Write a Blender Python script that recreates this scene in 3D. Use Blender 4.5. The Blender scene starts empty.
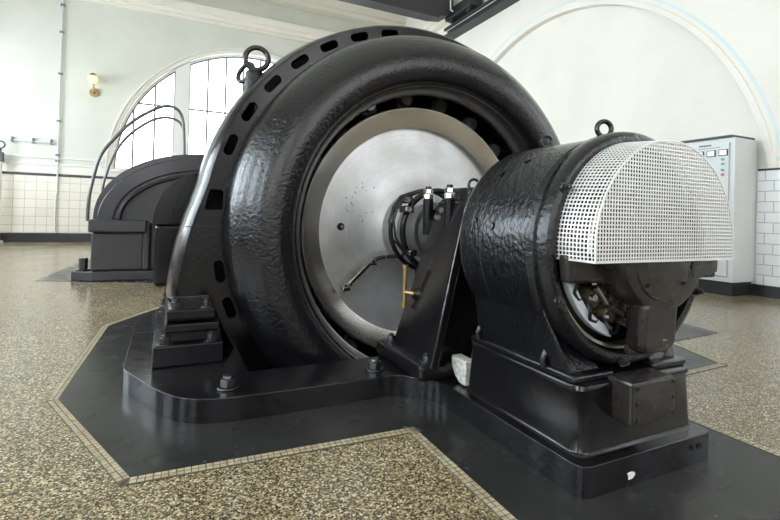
import bpy, bmesh, math, random
from mathutils import Vector, Matrix
random.seed(7)
C = bpy.context.scene.collection
PI = math.pi
WL = {}
def R(d): return math.radians(d)

# ------------------------------------------------------------------ materials
def mat(name, col, rough=.5, metal=0., coat=0., emis=None, es=0., spec=.5):
    m = bpy.data.materials.new(name); m.use_nodes = True
    b = m.node_tree.nodes['Principled BSDF']
    b.inputs['Base Color'].default_value = (*col, 1)
    b.inputs['Roughness'].default_value = rough
    b.inputs['Metallic'].default_value = metal
    b.inputs['Coat Weight'].default_value = coat
    b.inputs['Coat Roughness'].default_value = .12
    b.inputs['Specular IOR Level'].default_value = spec
    if emis:
        b.inputs['Emission Color'].default_value = (*emis, 1); b.inputs['Emission Strength'].default_value = es
    return m
def nd(m, t, **kw):
    n = m.node_tree.nodes.new(t)
    for k, v in kw.items():
        if k in n.inputs: n.inputs[k].default_value = v
        else: setattr(n, k, v)
    return n
def lk(m, a, b): m.node_tree.links.new(a, b)
def pos(m): return nd(m, 'ShaderNodeNewGeometry').outputs['Position']
def bsdf(m): return m.node_tree.nodes['Principled BSDF']
def bump(m, scale, strength, dist=.01, detail=3, vec=None):
    n = nd(m, 'ShaderNodeTexNoise'); n.inputs['Scale'].default_value = scale; n.inputs['Detail'].default_value = detail
    lk(m, vec or pos(m), n.inputs['Vector'])
    b = nd(m, 'ShaderNodeBump'); b.inputs['Strength'].default_value = strength; b.inputs['Distance'].default_value = dist
    lk(m, n.outputs['Fac'], b.inputs['Height']); lk(m, b.outputs['Normal'], bsdf(m).inputs['Normal'])
    return n
def ramp(m, fac, stops):
    r = nd(m, 'ShaderNodeValToRGB'); e = r.color_ramp.elements
    while len(e) < len(stops): e.new(.5)
    for k, (p, c) in enumerate(stops):
        e[k].position = p; e[k].color = (*c, 1) if len(c) == 3 else c
    lk(m, fac, r.inputs['Fac']); return r
def varied(m, scale, c0, c1, inp='Base Color', lo=.35, hi=.65):
    n = nd(m, 'ShaderNodeTexNoise'); n.inputs['Scale'].default_value = scale; n.inputs['Detail'].default_value = 5
    lk(m, pos(m), n.inputs['Vector'])
    r = ramp(m, n.outputs['Fac'], [(lo, c0), (hi, c1)])
    lk(m, r.outputs['Color'], bsdf(m).inputs[inp]); return r

def paint(name, base, rough, sc=45, st=.35, dist=.006):
    m = mat(name, base, rough, 0, .22, spec=.3)
    b1 = bump(m, sc, st, dist, 4)
    varied(m, 9, (rough*.75,)*3, (rough*1.35,)*3, 'Roughness')
    return m
M = {}
M['cast'] = paint('black_cast_paint', (.006, .006, .0075), .15, 48, .62, .009)
M['cast_soft'] = paint('black_cast_paint_smooth', (.006, .006, .0075), .17, 40, .3, .006)
M['cast_rough'] = paint('lumpy_black_paint', (.006, .0065, .008), .14, 42, .75, .011)
M['black'] = paint('smooth_black_enamel', (.008, .0075, .0085), .17, 30, .3, .005)
M['dark'] = mat('oily_dark_metal', (.008, .008, .009), .4, .2)
M['grease'] = mat('brown_grime_metal', (.07, .055, .04), .5, .4); varied(M['grease'], 60, (.03, .022, .015), (.16, .12, .075))
M['bolt'] = mat('painted_bolt', (.03, .03, .033), .26, .4, .5)
M['poleend'] = mat('grey_pole_end', (.22, .22, .23), .4, .7)
M['warm'] = paint('worn_black_brown_paint', (.024, .021, .019), .27, 24, .3, .006)
M['greycast'] = mat('weathered_grey_black_casing', (.030, .028, .033), .38, 0, .3); bump(M['greycast'], 60, .5, .01)
M['steel'] = mat('bare_bright_steel', (.66, .64, .60), .27, 1.)
M['nickel'] = mat('bright_nut_steel', (.82, .80, .76), .22, 1.)
M['brass'] = mat('aged_brass', (.40, .29, .14), .38, 1.)
M['fiber'] = mat('pale_brush_ring', (.62, .66, .70), .4, .2)
M['copper'] = mat('commutator_copper', (.35, .2, .12), .35, 1.)
M['mesh'] = mat('silvered_perforated_steel', (.74, .73, .71), .42, .3)
for k_n in ('cast', 'cast_rough'): bsdf(M[k_n]).inputs['Specular IOR Level'].default_value = .42
M['rubber'] = mat('black_hose', (.01, .01, .012), .4)
M['cloth'] = mat('white_plaster_lump', (.62, .61, .55), .9); bump(M['cloth'], 90, .8, .01); varied(M['cloth'], 60, (.42, .40, .34), (.74, .73, .68))
M['chip'] = mat('bare_white_chip', (.8, .79, .76), .8)
M['pipe'] = mat('grey_painted_pipe', (.10, .10, .10), .35, .3, .3)
M['cabinet'] = mat('pale_grey_enamel', (.66, .68, .68), .38)
M['cabdark'] = mat('dark_grey_trim', (.06, .06, .065), .5)
M['dial'] = mat('meter_face', (.85, .86, .86), .3)
M['green'] = mat('green_lens', (.16, .42, .2), .3); M['red'] = mat('red_lens', (.55, .16, .1), .3); M['grey'] = mat('grey_lens', (.3, .3, .32), .3)
M['white'] = mat('white_joinery', (.78, .76, .72), .45)
M['muntin'] = mat('grey_steel_muntin', (.17, .17, .19), .5)
M['cream'] = mat('cream_plaster_moulding', (.80, .76, .67), .7)
M['blueline'] = mat('pale_blue_painted_line', (.66, .76, .78), .7)
M['crane'] = mat('crane_black_paint', (.03, .03, .033), .5)
M['glass'] = mat('window_pane_daylight', (.9, .95, 1), .3, emis=(.80, .91, 1.0), es=19.0)
M['addedGlowR'] = mat('added_right_window_glow', (.9, .95, 1), .3, emis=(.92, .96, 1), es=2.5)  # glow of the added right wall openings
M['glassF'] = mat('front_window_daylight', (.9, .95, 1), .3, emis=(1.0, .98, .96), es=3.2)
M['glassB'] = mat('window_pane_back_daylight', (.9, .95, 1), .3, emis=(.92, .97, 1.0), es=5.0)
M['lamp'] = mat('warm_lamp_glass', (.9, .8, .5), .3, emis=(1, .80, .30), es=.8)
M['band'] = mat('black_glazed_band', (.02, .02, .022), .25)

# bright rotor disc: brushed, small rust pits in one patch
def disc_mat(name, base, rough):
    m = mat(name, base, rough, .92)
    b = bsdf(m)
    sub = nd(m, 'ShaderNodeVectorMath', operation='SUBTRACT'); lk(m, pos(m), sub.inputs[0]); sub.inputs[1].default_value = (1.735, 0, .89)
    sx = nd(m, 'ShaderNodeSeparateXYZ'); lk(m, sub.outputs[0], sx.inputs[0])
    cx = nd(m, 'ShaderNodeCombineXYZ'); lk(m, sx.outputs[0], cx.inputs[0]); lk(m, sx.outputs[2], cx.inputs[1])
    ln = nd(m, 'ShaderNodeVectorMath', operation='LENGTH'); lk(m, cx.outputs[0], ln.inputs[0])
    n = nd(m, 'ShaderNodeTexNoise', noise_dimensions='1D'); n.inputs['Scale'].default_value = 75; n.inputs['Detail'].default_value = 3
    lk(m, ln.outputs['Value'], n.inputs['W'])
    r = ramp(m, n.outputs['Fac'], [(.3, tuple(c*.93 for c in base)), (.7, tuple(min(1, c*1.04) for c in base))])
    n2 = nd(m, 'ShaderNodeTexNoise'); n2.inputs['Scale'].default_value = 5; n2.inputs['Detail'].default_value = 6; lk(m, pos(m), n2.inputs['Vector'])
    r2 = ramp(m, n2.outputs['Fac'], [(.35, (.80, .79, .76)), (.62, (1, 1, 1))])
    mx = nd(m, 'ShaderNodeMix', data_type='RGBA', blend_type='MULTIPLY'); mx.inputs[0].default_value = 1
    lk(m, r.outputs[0], mx.inputs[6]); lk(m, r2.outputs[0], mx.inputs[7])
    # pits
    v = nd(m, 'ShaderNodeTexVoronoi'); v.inputs['Scale'].default_value = 30; lk(m, pos(m), v.inputs['Vector'])
    pit = nd(m, 'ShaderNodeMath', operation='LESS_THAN'); lk(m, v.outputs['Distance'], pit.inputs[0]); pit.inputs[1].default_value = .17
    d = nd(m, 'ShaderNodeVectorMath', operation='DISTANCE'); lk(m, pos(m), d.inputs[0]); d.inputs[1].default_value = (1.30, 3.12, 1.10)
    near = nd(m, 'ShaderNodeMath', operation='LESS_THAN'); lk(m, d.outputs['Value'], near.inputs[0]); near.inputs[1].default_value = .16
    mm = nd(m, 'ShaderNodeMath', operation='MULTIPLY'); lk(m, pit.outputs[0], mm.inputs[0]); lk(m, near.outputs[0], mm.inputs[1])
    mx2 = nd(m, 'ShaderNodeMix', data_type='RGBA'); lk(m, mm.outputs[0], mx2.inputs[0]); lk(m, mx.outputs[2], mx2.inputs[6]); mx2.inputs[7].default_value = (.07, .05, .035, 1)
    lk(m, mx2.outputs[2], b.inputs['Base Color'])
    bp = nd(m, 'ShaderNodeBump'); bp.inputs['Strength'].default_value = .05; bp.inputs['Distance'].default_value = .002
    lk(m, n.outputs['Fac'], bp.inputs['Height']); lk(m, bp.outputs[0], b.inputs['Normal'])
    return m
M['disc'] = disc_mat('brushed_rotor_face', (.60, .61, .63), .42)
bsdf(M['disc']).inputs['Metallic'].default_value = .62
M['rim'] = disc_mat('turned_rotor_rim', (.52, .495, .46), .24)
M['lip'] = disc_mat('worn_steel_lip', (.22, .215, .21), .24)

# terrazzo
def terrazzo():
    m = mat('speckled_terrazzo', (.5, .45, .35), .16)
    b = bsdf(m); p = pos(m)
    v = nd(m, 'ShaderNodeTexVoronoi'); v.inputs['Scale'].default_value = 140; lk(m, p, v.inputs['Vector'])
    sx = nd(m, 'ShaderNodeSeparateColor'); lk(m, v.outputs['Color'], sx.inputs[0])
    r = ramp(m, sx.outputs[0], [(0, (.030, .020, .009)), (.25, (.10, .068, .030)), (.45, (.27, .20, .10)), (.68, (.46, .37, .22)), (.88, (.70, .61, .44))])
    r.color_ramp.interpolation = 'CONSTANT'
    v2 = nd(m, 'ShaderNodeTexVoronoi', feature='DISTANCE_TO_EDGE'); v2.inputs['Scale'].default_value = 140; lk(m, p, v2.inputs['Vector'])
    e = ramp(m, v2.outputs['Distance'], [(0, (1, 1, 1)), (.09, (0, 0, 0))])
    mx = nd(m, 'ShaderNodeMix', data_type='RGBA'); lk(m, e.outputs[0], mx.inputs[0]); lk(m, r.outputs[0], mx.inputs[6]); mx.inputs[7].default_value = (.30, .25, .17, 1)
    n = nd(m, 'ShaderNodeTexNoise'); n.inputs['Scale'].default_value = 1.3; n.inputs['Detail'].default_value = 4; lk(m, p, n.inputs['Vector'])
    r3 = ramp(m, n.outputs['Fac'], [(.3, (.80, .80, .80)), (.7, (1.0, 1.0, 1.0))])
    mx2 = nd(m, 'ShaderNodeMix', data_type='RGBA', blend_type='MULTIPLY'); mx2.inputs[0].default_value = 1
    lk(m, mx.outputs[2], mx2.inputs[6]); lk(m, r3.outputs[0], mx2.inputs[7]); lk(m, mx2.outputs[2], b.inputs['Base Color'])
    r4 = ramp(m, n.outputs['Fac'], [(.3, (.14,)*3), (.7, (.24,)*3)]); lk(m, r4.outputs[0], b.inputs['Roughness'])
    return m
M['terrazzo'] = terrazzo()
M['apron'] = mat('black_floor_inlay', (.03, .03, .032), .24, 0, 0, spec=.22)
varied(M['apron'], 3.5, (.018, .018, .018), (.034, .034, .032), lo=.2, hi=.8); varied(M['apron'], 6, (.17,)*3, (.32,)*3, 'Roughness', .2, .8)
M['tessera'] = mat('cream_tessera', (.50, .42, .28), .35); varied(M['tessera'], 30, (.34, .27, .16), (.56, .48, .34))
M['grout'] = mat('brown_grout', (.10, .085, .06), .7)

def tile_mat(name, wx, wz, off, ax, col, mortar):
    m = mat(name, col, .18); b = bsdf(m)
    s = nd(m, 'ShaderNodeSeparateXYZ'); lk(m, pos(m), s.inputs[0])
    c = nd(m, 'ShaderNodeCombineXYZ'); lk(m, s.outputs[ax], c.inputs[0]); lk(m, s.outputs[2], c.inputs[1])
    t = nd(m, 'ShaderNodeTexBrick', offset=off); lk(m, c.outputs[0], t.inputs['Vector'])
    t.inputs['Scale'].default_value = 1; t.inputs['Brick Width'].default_value = wx; t.inputs['Row Height'].default_value = wz
    t.inputs['Mortar Size'].default_value = .006; t.inputs['Mortar Smooth'].default_value = .2
    t.inputs['Color1'].default_value = (*col, 1); t.inputs['Color2'].default_value = (*[x*.93 for x in col], 1); t.inputs['Mortar'].default_value = (*mortar, 1)
    lk(m, t.outputs['Color'], b.inputs['Base Color'])
    return m
M['tileB'] = tile_mat('square_cream_tiles', .25, .232, .0, 0, (.80, .74, .64), (.42, .38, .32))
M['tileR'] = tile_mat('white_wall_tiles', .21, .148, .5, 1, (.82, .82, .83), (.42, .43, .45))
def plaster(name, c0, c1):
    m = mat(name, c0, .85); varied(m, .9, c0, c1, lo=.4, hi=.6); bump(m, 14, .12, .01); return m
M['greenwall'] = plaster('pale_green_plaster', (.64, .64, .56), (.68, .675, .60))
M['creamwall'] = plaster('warm_white_plaster', (.80, .765, .70), (.83, .80, .735))
M['ceil'] = plaster('pale_ceiling_plaster', (.74, .74, .66), (.78, .78, .70))
M['pit'] = mat('dark_pit_concrete', (.03, .03, .03), .9)

# ------------------------------------------------------------------ mesh builder
class MB:
    def __init__(s): s.bm = bmesh.new()
    def box(s, x0, x1, y0, y1, z0, z1, rz=0, piv=None, taper=0):
        vs = []
        for z, t in ((z0, 0), (z1, taper)):
            for x, y in ((x0+t, y0+t), (x1-t, y0+t), (x1-t, y1-t), (x0+t, y1-t)):
                v = Vector((x, y, z))
                if rz:
                    p = Vector(piv or ((x0+x1)/2, (y0+y1)/2, 0)); d = v-p
                    v = Vector((p.x+d.x*math.cos(rz)-d.y*math.sin(rz), p.y+d.x*math.sin(rz)+d.y*math.cos(rz), z))
                vs.append(s.bm.verts.new(v))
        for f in ((0, 3, 2, 1), (4, 5, 6, 7), (0, 1, 5, 4), (1, 2, 6, 5), (2, 3, 7, 6), (3, 0, 4, 7)): s.bm.faces.new([vs[i] for i in f])
        return s
    def hexa(s, p):      # 8 free corners: 4 bottom ccw, 4 top
        vs = [s.bm.verts.new(q) for q in p]
        for f in ((0, 3, 2, 1), (4, 5, 6, 7), (0, 1, 5, 4), (1, 2, 6, 5), (2, 3, 7, 6), (3, 0, 4, 7)): s.bm.faces.new([vs[i] for i in f])
        return s
    def cyl(s, a, b, r, r2=None, n=24, ph=0):
        a, b = Vector(a), Vector(b); r2 = r if r2 is None else r2
        d = (b-a).normalized(); u = d.orthogonal().normalized()
        if abs(d.z) > .99: u = Vector((1, 0, 0))
        w = d.cross(u)
        rings = []
        for c, q in ((a, r), (b, r2)):
            rings.append([s.bm.verts.new(c+u*q*math.cos(2*PI*i/n+ph)+w*q*math.sin(2*PI*i/n+ph)) for i in range(n)])
        for i in range(n):
            j = (i+1) % n; s.bm.faces.new((rings[0][i], rings[0][j], rings[1][j], rings[1][i]))
        s.bm.faces.new(rings[0][::-1]); s.bm.faces.new(rings[1])
        return s
    def tube(s, pts, r, n=10, closed=False):
        P = [Vector(p) for p in pts]; N = len(P); rings = []
        prev = None
        for i in range(N):
            t = (P[(i+1) % N]-P[i-1]) if closed else (P[min(i+1, N-1)]-P[max(i-1, 0)])
            t.normalize()
            u = t.orthogonal().normalized() if prev is None else (prev-t*prev.dot(t)).normalized()
            prev = u; w = t.cross(u)
            rings.append([s.bm.verts.new(P[i]+u*r*math.cos(2*PI*k/n)+w*r*math.sin(2*PI*k/n)) for k in range(n)])
        for i in range(N if closed else N-1):
            a, b = rings[i], rings[(i+1) % N]
            for k in range(n): s.bm.faces.new((a[k], a[(k+1) % n], b[(k+1) % n], b[k]))
        if not closed: s.bm.faces.new(rings[0][::-1]); s.bm.faces.new(rings[-1])
        return s
    def torus(s, c, R_, r, ax='y', n=32, m=12):
        pts = []
        for i in range(n):
            a = 2*PI*i/n; p, q = R_*math.cos(a), R_*math.sin(a)
            pts.append(Vector(c)+Vector({'y': (p, 0, q), 'x': (0, p, q), 'z': (p, q, 0)}[ax] if isinstance(ax, str) else ax[0]*p+ax[1]*q))
        return s.tube(pts, r, m, True)
    def lathe(s, prof, c, n=96, a0=0, a1=360, closed=False, capends=False):
        cx, cz = c; full = abs(a1-a0) > 359.9; k = n if full else n+1; rings = []
        for i in range(k):
            a = R(a0+(a1-a0)*i/n)
            rings.append([s.bm.verts.new((cx+r*math.cos(a), y, cz+r*math.sin(a))) for r, y in prof])
        m = len(prof)
        for i in range(n):
            A, B = rings[i], rings[(i+1) % k]
            for j in range(m if closed else m-1):
                j2 = (j+1) % m
                s.bm.faces.new((A[j], A[j2], B[j2], B[j]))
        if not full and closed:
            s.bm.faces.new(rings[0]); s.bm.faces.new(rings[-1][::-1])
        return s
    def loops(s, loops, fn, ext):   # filled 2D outline with holes -> solid; fn maps (a,b,t)
        bm = bmesh.new(); E = []
        for L in loops:
            vs = [bm.verts.new((a, b, 0)) for a, b in L]
            for i in range(len(vs)): E.append(bm.edges.new((vs[i], vs[(i+1) % len(vs)])))
        bmesh.ops.triangle_fill(bm, use_beauty=True, use_dissolve=False, edges=E)
        bm.verts.index_update(); V = [v.co.copy() for v in bm.verts]; F = [[v.index for v in f.verts] for f in bm.faces]
        nl = [len(L) for L in loops]; bm.free()
        a = [s.bm.verts.new(fn(v.x, v.y, 0)) for v in V]; b = [s.bm.verts.new(fn(v.x, v.y, ext)) for v in V]
        for f in F: s.bm.faces.new([a[i] for i in f]); s.bm.faces.new([b[i] for i in reversed(f)])
        o = 0
        for q in nl:
            for i in range(q):
                j = (i+1) % q; s.bm.faces.new((a[o+i], a[o+j], b[o+j], b[o+i]))
            o += q
        return s
    def build(s, name, m, parent=None, smooth=40, bevel=0, seg=2):
        bm = s.bm
        bmesh.ops.recalc_face_normals(bm, faces=bm.faces)
        xs = [v.co for v in bm.verts]
        mn = Vector((min(v.x for v in xs), min(v.y for v in xs), min(v.z for v in xs))); mx = Vector((max(v.x for v in xs), max(v.y for v in xs), max(v.z for v in xs)))
        c = Vector(((mn.x+mx.x)/2, (mn.y+mx.y)/2, mn.z))
        bmesh.ops.translate(bm, verts=bm.verts, vec=-c)
        me = bpy.data.meshes.new(name); bm.to_mesh(me); bm.free()
        me.materials.append(M[m] if isinstance(m, str) else m)
        if smooth:
            me.polygons.foreach_set('use_smooth', [True]*len(me.polygons)); me.set_sharp_from_angle(angle=R(smooth))
        o = bpy.data.objects.new(name, me); C.objects.link(o)
        WL[o] = c; o.location = c
        if parent: o.parent = parent; o.location = c-WL[parent]
        if bevel:
            b = o.modifiers.new('bevel', 'BEVEL'); b.width = bevel; b.segments = seg; b.limit_method = 'ANGLE'; b.angle_limit = R(35); b.harden_normals = False
        return o
def tag(o, label, cat, group=None):
    o['label'] = label; o['category'] = cat
    if group: o['group'] = group
    return o
def thing(name, loc, label, cat, group=None):
    o = bpy.data.objects.new(name, None); C.objects.link(o); o.location = loc; o.empty_display_size = .1; WL[o] = Vector(loc)
    return tag(o, label, cat, group)
def struct(o): o['kind'] = 'structure'; return o
def hexbolt(mb, p, r=.022, h=.03, washer=.0, ax=(0, 0, 1), ph=.3):
    a = Vector(ax); p = Vector(p)
    if washer: mb.cyl(p, p+a*.008, washer, n=24); p = p+a*.008
    mb.cyl(p, p+a*h, r, n=6, ph=ph); mb.cyl(p+a*h, p+a*(h+.012), r*.55, n=12)
    return mb
XA, ZA = 1.735, .89
def mir(x): return 2*XA-x
XYZ_XY = lambda a, b, t: (a, b, t)

# ------------------------------------------------------------------ room shell
X0, X1, Y0, Y1, ZC = -6.0, 7.6, -5.0, 15.39, 9.0
PX0, PX1, PY0, PY1 = .42, 3.05, 2.62, 4.75
f = MB()
f.loops([[(X0-.3, Y0-.3), (X1+.4, Y0-.3), (X1+.4, Y1+.4), (X0-.3, Y1+.4)], [(PX0, PY0), (PX1, PY0), (PX1, PY1), (PX0, PY1)]], lambda a, b, t: (a, b, t-.12), .12)
struct(f.build('floor', 'terrazzo', smooth=0))
f = MB(); t = .05
f.box(PX0-.02, PX1+.02, PY0-.02, PY1+.02, -1.15, -1.1)
for a in ((PX0-t, PX0, PY0, PY1), (PX1, PX1+t, PY0, PY1), (PX0-t, PX1+t, PY0-t, PY0), (PX0-t, PX1+t, PY1, PY1+t)): f.box(*a, -1.12, -.12)
struct(f.build('trim_1', 'pit', smooth=0))
struct(MB().box(X0-.3, X1+.4, Y0-.3, Y1+.4, ZC, ZC+.2).build('ceiling', 'ceil', smooth=0))

def arch(c, r, zs, zb, n=40, w=None):   # arch outline: springing zs, bottom zb
    w = w or r
    return [(c-w, zb)]+[(c-r*math.cos(PI*i/n), zs+r*math.sin(PI*i/n)) for i in range(n+1)]+[(c+w, zb)]
# back wall, big arched window
WC, WZ, WR = 2.40, 2.12, 3.93
mb = MB(); mb.loops([[(X0, 0), (X1+.4, 0), (X1+.4, ZC), (X0, ZC)], arch(WC, WR, WZ, 2.10)], lambda a, b, t: (a, Y1+t, b), .35)
struct(mb.build('wall_back', 'greenwall', smooth=0))
# right wall with blind arch
RW_ADDED = [(-3.4, 1.1), (.2, 1.1)]  # unseen openings added to put highlights on the generator bulge
AC, AZ, AR = 7.891, 1.126, 4.40
_a0 = math.asin((1.80-AZ)/AR)
mb = MB(); mb.loops([[(Y0, 0), (Y1, 0), (Y1, ZC), (Y0, ZC)], [(AC-AR*math.cos(_a0+(PI-2*_a0)*i/56), AZ+AR*math.sin(_a0+(PI-2*_a0)*i/56)) for i in range(57)]]+[arch(c, w, 4.3, 1.9) for c, w in RW_ADDED], lambda a, b, t: (X1+t, a, b), .12)
struct(mb.build('wall_right', 'creamwall', smooth=0))
struct(MB().box(X1+.12, X1+.4, 2.2, Y1, 0, ZC).build('wall_right_recess', 'creamwall', smooth=0))
# left wall and rear wall with tall windows
LW = [(-2.2, .8), (1.0, .8), (4.2, .8), (7.4, .8), (10.6, .8), (13.4, .8)]
mb = MB(); mb.loops([[(Y0, 0), (Y1, 0), (Y1, ZC), (Y0, ZC)]]+[arch(c, w, 4.3, 1.9) for c, w in LW], lambda a, b, t: (X0-t, a, b), .3)
struct(mb.build('wall_left', 'greenwall', smooth=0))
RW = [(-2.2, 2.2), (4.0, 2.2)]
mb = MB(); mb.loops([[(X0, 0), (X1+.4, 0), (X1+.4, ZC), (X0, ZC)]]+[arch(c, w, 3.6, 1.9) for c, w in RW], lambda a, b, t: (a, Y0-t, b), .3)
struct(mb.build('wall_front', 'creamwall', smooth=0))

def window(n, c, r, zs, zb, fn, posts, vbars, hbars, glass, depth=.2):
    """fn(a, z, t) maps into the wall; t = depth into the wall"""
    def inside(a, z): return z <= zs and abs(a-c) <= r or math.hypot(a-c, z-zs) <= r
    def top(a): return zs+math.sqrt(max(0, r*r-(a-c)**2))
    g = MB(); g.loops([arch(c, r, zs, zb)], lambda a, b, t: fn(a, b, depth+t), .02)
    root = g.build('window_%d' % n, glass, smooth=0); struct(root)
    fr = MB(); o, i_ = arch(c, r, zs, zb), arch(c, r-.05, zs, zb+.06, w=r-.05)
    fr.loops([o, i_], lambda a, b, t: fn(a, b, depth-.09+t), .09)
    struct(fr.build('window_frame', 'white', root, 40))
    for a0, a1 in posts:
        m_ = (a0+a1)/2; q = MB(); q.loops([[(a0, zb), (a1, zb), (a1, top(a1)-.01), (a0, top(a0)-.01)]], lambda a, b, t: fn(a, b, .02+t), depth-.03)
        struct(q.build('mullion', 'white', root, 0))
    q = MB()
    for a in vbars: q.loops([[(a-.026, zb), (a+.026, zb), (a+.026, top(a)-.02), (a-.026, top(a)-.02)]], lambda a_, b, t: fn(a_, b, depth-.05+t), .045)
    for z in hbars:
        w = r if z < zs else math.sqrt(r*r-(z-zs)**2); q.loops([[(c-w+.02, z-.026), (c+w-.02, z-.026), (c+w-.02, z+.026), (c-w+.02, z+.026)]], lambda a_, b, t: fn(a_, b, depth-.045+t), .035)
    # dark casement edges beside the posts
    ps = [c-r]+[v for p_ in posts for v in p_]+[c+r]
    for k, a in enumerate(ps[1:-1]):
        d = -.03 if k % 2 == 0 else .03
        q.loops([[(a, zb), (a+d, zb), (a+d, top(a)-.03), (a, top(a)-.03)]], lambda a_, b, t: fn(a_, b, depth-.07+t), .06)
    n_ = 48
    oo = [(c-(r-.05)*math.cos(PI*k/n_), zs+(r-.05)*math.sin(PI*k/n_)) for k in range(n_+1)]; ii = [(c-(r-.09)*math.cos(PI*k/n_), zs+(r-.09)*math.sin(PI*k/n_)) for k in range(n_, -1, -1)]
    q.loops([oo+ii], lambda a_, b, t: fn(a_, b, depth-.07+t), .05)
    struct(q.build('muntin', 'muntin', root, 0))
    return root
window(1, WC, WR, WZ, 2.10, lambda a, z, t: (a, Y1+t, z), [(.06, .46), (4.34, 4.74)], [-1.02, -.47, .99, 1.52, 2.05, 2.58, 3.1, 3.7, 5.2, 5.7], [4.10], 'glassB')
for k, (c, w) in enumerate(LW): window(2+k, c, w, 4.3, 1.9, lambda a, z, t: (X0-t, a, z), [], [c], [2.7, 3.5, 4.3, 5.1], 'glass')
for k, (c, w) in enumerate(RW_ADDED): window(10+k, c, w, 4.3, 1.9, lambda a, z, t: (X1+t, a, z), [], [c-.4, c+.4], [2.7, 3.5, 4.3, 5.1], 'addedGlowR', .1)  # added light panes out of view, built as windows
for k, (c, w) in enumerate(RW): window(8+k, c, w, 3.6, 1.9, lambda a, z, t: (a, Y0-t, z), [], [c-1.1, c-.4, c+.4, c+1.1], [2.7, 3.5, 4.3], 'glassF')

# trims on the back wall
tn = [2]
def trim(mb, m, smooth=0, bevel=0):
    o = mb.build('trim_%d' % tn[0], m, None, smooth, bevel); tn[0] += 1; return struct(o)
def arch2(c, zc, r_, zb, n=56, rev=False):
    a0 = math.asin((zb-zc)/r_); L = [(c-r_*math.cos(a0+(PI-2*a0)*i/n), zc+r_*math.sin(a0+(PI-2*a0)*i/n)) for i in range(n+1)]
    return L[::-1] if rev else L
def archband2(c, zc, r0, r1, zb, fn, ext):
    mb = MB(); mb.loops([arch2(c, zc, r1, zb)+arch2(c, zc, r0, zb, rev=True)], fn, ext); return mb
def archband(c, zs, r0, r1, n, fn, ext, zb=None):
    zb = zs if zb is None else zb
    o = [(c-r1, zb)]+[(c-r1*math.cos(PI*i/n), zs+r1*math.sin(PI*i/n)) for i in range(n+1)]+[(c+r1, zb)]
    i_ = [(c+r0, zb)]+[(c+r0*math.cos(PI*i/n), zs+r0*math.sin(PI*i/n)) for i in range(n+1)]+[(c-r0, zb)]
    mb = MB(); mb.loops([o+i_], fn, ext); return mb
fb = lambda a, b, t: (a, Y1-t, b)
trim(archband(WC, WZ, WR, WR+.03, 64, fb, .03), 'white', 40)
trim(archband(WC, WZ, WR+.03, WR+.11, 64, fb, .05), 'cream', 40, .01)
trim(archband(WC, WZ, WR+.11, WR+.15, 64, fb, .08), 'white', 40)
trim(MB().box(X0, X1, Y1-.03, Y1, .26, 1.80), 'tileB')
trim(MB().box(X0, X1, Y1-.045, Y1, 1.80, 1.87), 'band')
trim(MB().box(X0, -1.75, Y1-.03, Y1, 1.87, 2.10), 'cream'); trim(MB().box(X0, -1.75, Y1-.06, Y1, 2.10, 2.15).box(X0, -1.75, Y1-.035, Y1, 2.29, 2.33), 'white')
trim(MB().box(-1.75, 6.5, Y1-.10, Y1+.15, 2.02, 2.10).box(-1.75, 6.5, Y1-.03, Y1, 1.87, 2.02), 'white')
struct(MB().box(X0, X1, Y1-.05, Y1, 0, .24).build('baseboard_back', 'band', smooth=0))
# cornice
mb = MB()
for y0, z0, z1 in ((Y1-.32, 6.98, 7.20), (Y1-.22, 6.86, 6.98), (Y1-.1, 6.78, 6.86)): mb.box(X0, X1, y0, Y1, z0, z1)
trim(mb, 'cream'); trim(MB().box(X0, X1, Y1-.5, Y1, 8.0, 8.25).box(X0, X1, Y1-.35, Y1, 7.85, 8.0), 'cream')
mb = MB()
for x0, z0, z1 in ((X1-.32, 7.05, 7.25), (X1-.2, 6.92, 7.05)): mb.box(x0, X1, Y0, Y1, z0, z1)
trim(mb, 'cream')
# right wall trims
fr_ = lambda a, b, t: (X1-t, a, b)
trim(archband2(AC, AZ, AR, AR+.10, 1.80, fr_, .03), 'creamwall', 40, .008)
trim(archband2(AC, AZ, AR+.165, AR+.205, 1.93, fr_, .006), 'blueline', 40)
trim(MB().box(X1-.006, X1, Y0, 3.56, 1.90, 1.96), 'blueline')
trim(MB().box(X1-.03, X1, Y0, 3.66, .16, 1.77).box(X1-.03, X1, 4.7, Y1, .16, 1.77), 'tileR')
trim(MB().box(X1-.04, X1, Y0, 3.66, 1.77, 1.80).box(X1-.04, X1, 4.7, Y1, 1.77, 1.80), 'band')
struct(MB().box(X1-.07, X1, Y0, Y1, 0, .16).build('baseboard_right', 'band', smooth=0))
trim(MB().box(X0, X0+.03, Y0, Y1, .24, 1.80), 'tileR'); struct(MB().box(X0, X0+.05, Y0, Y1, 0, .24).build('baseboard_left', 'band', smooth=0))

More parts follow.
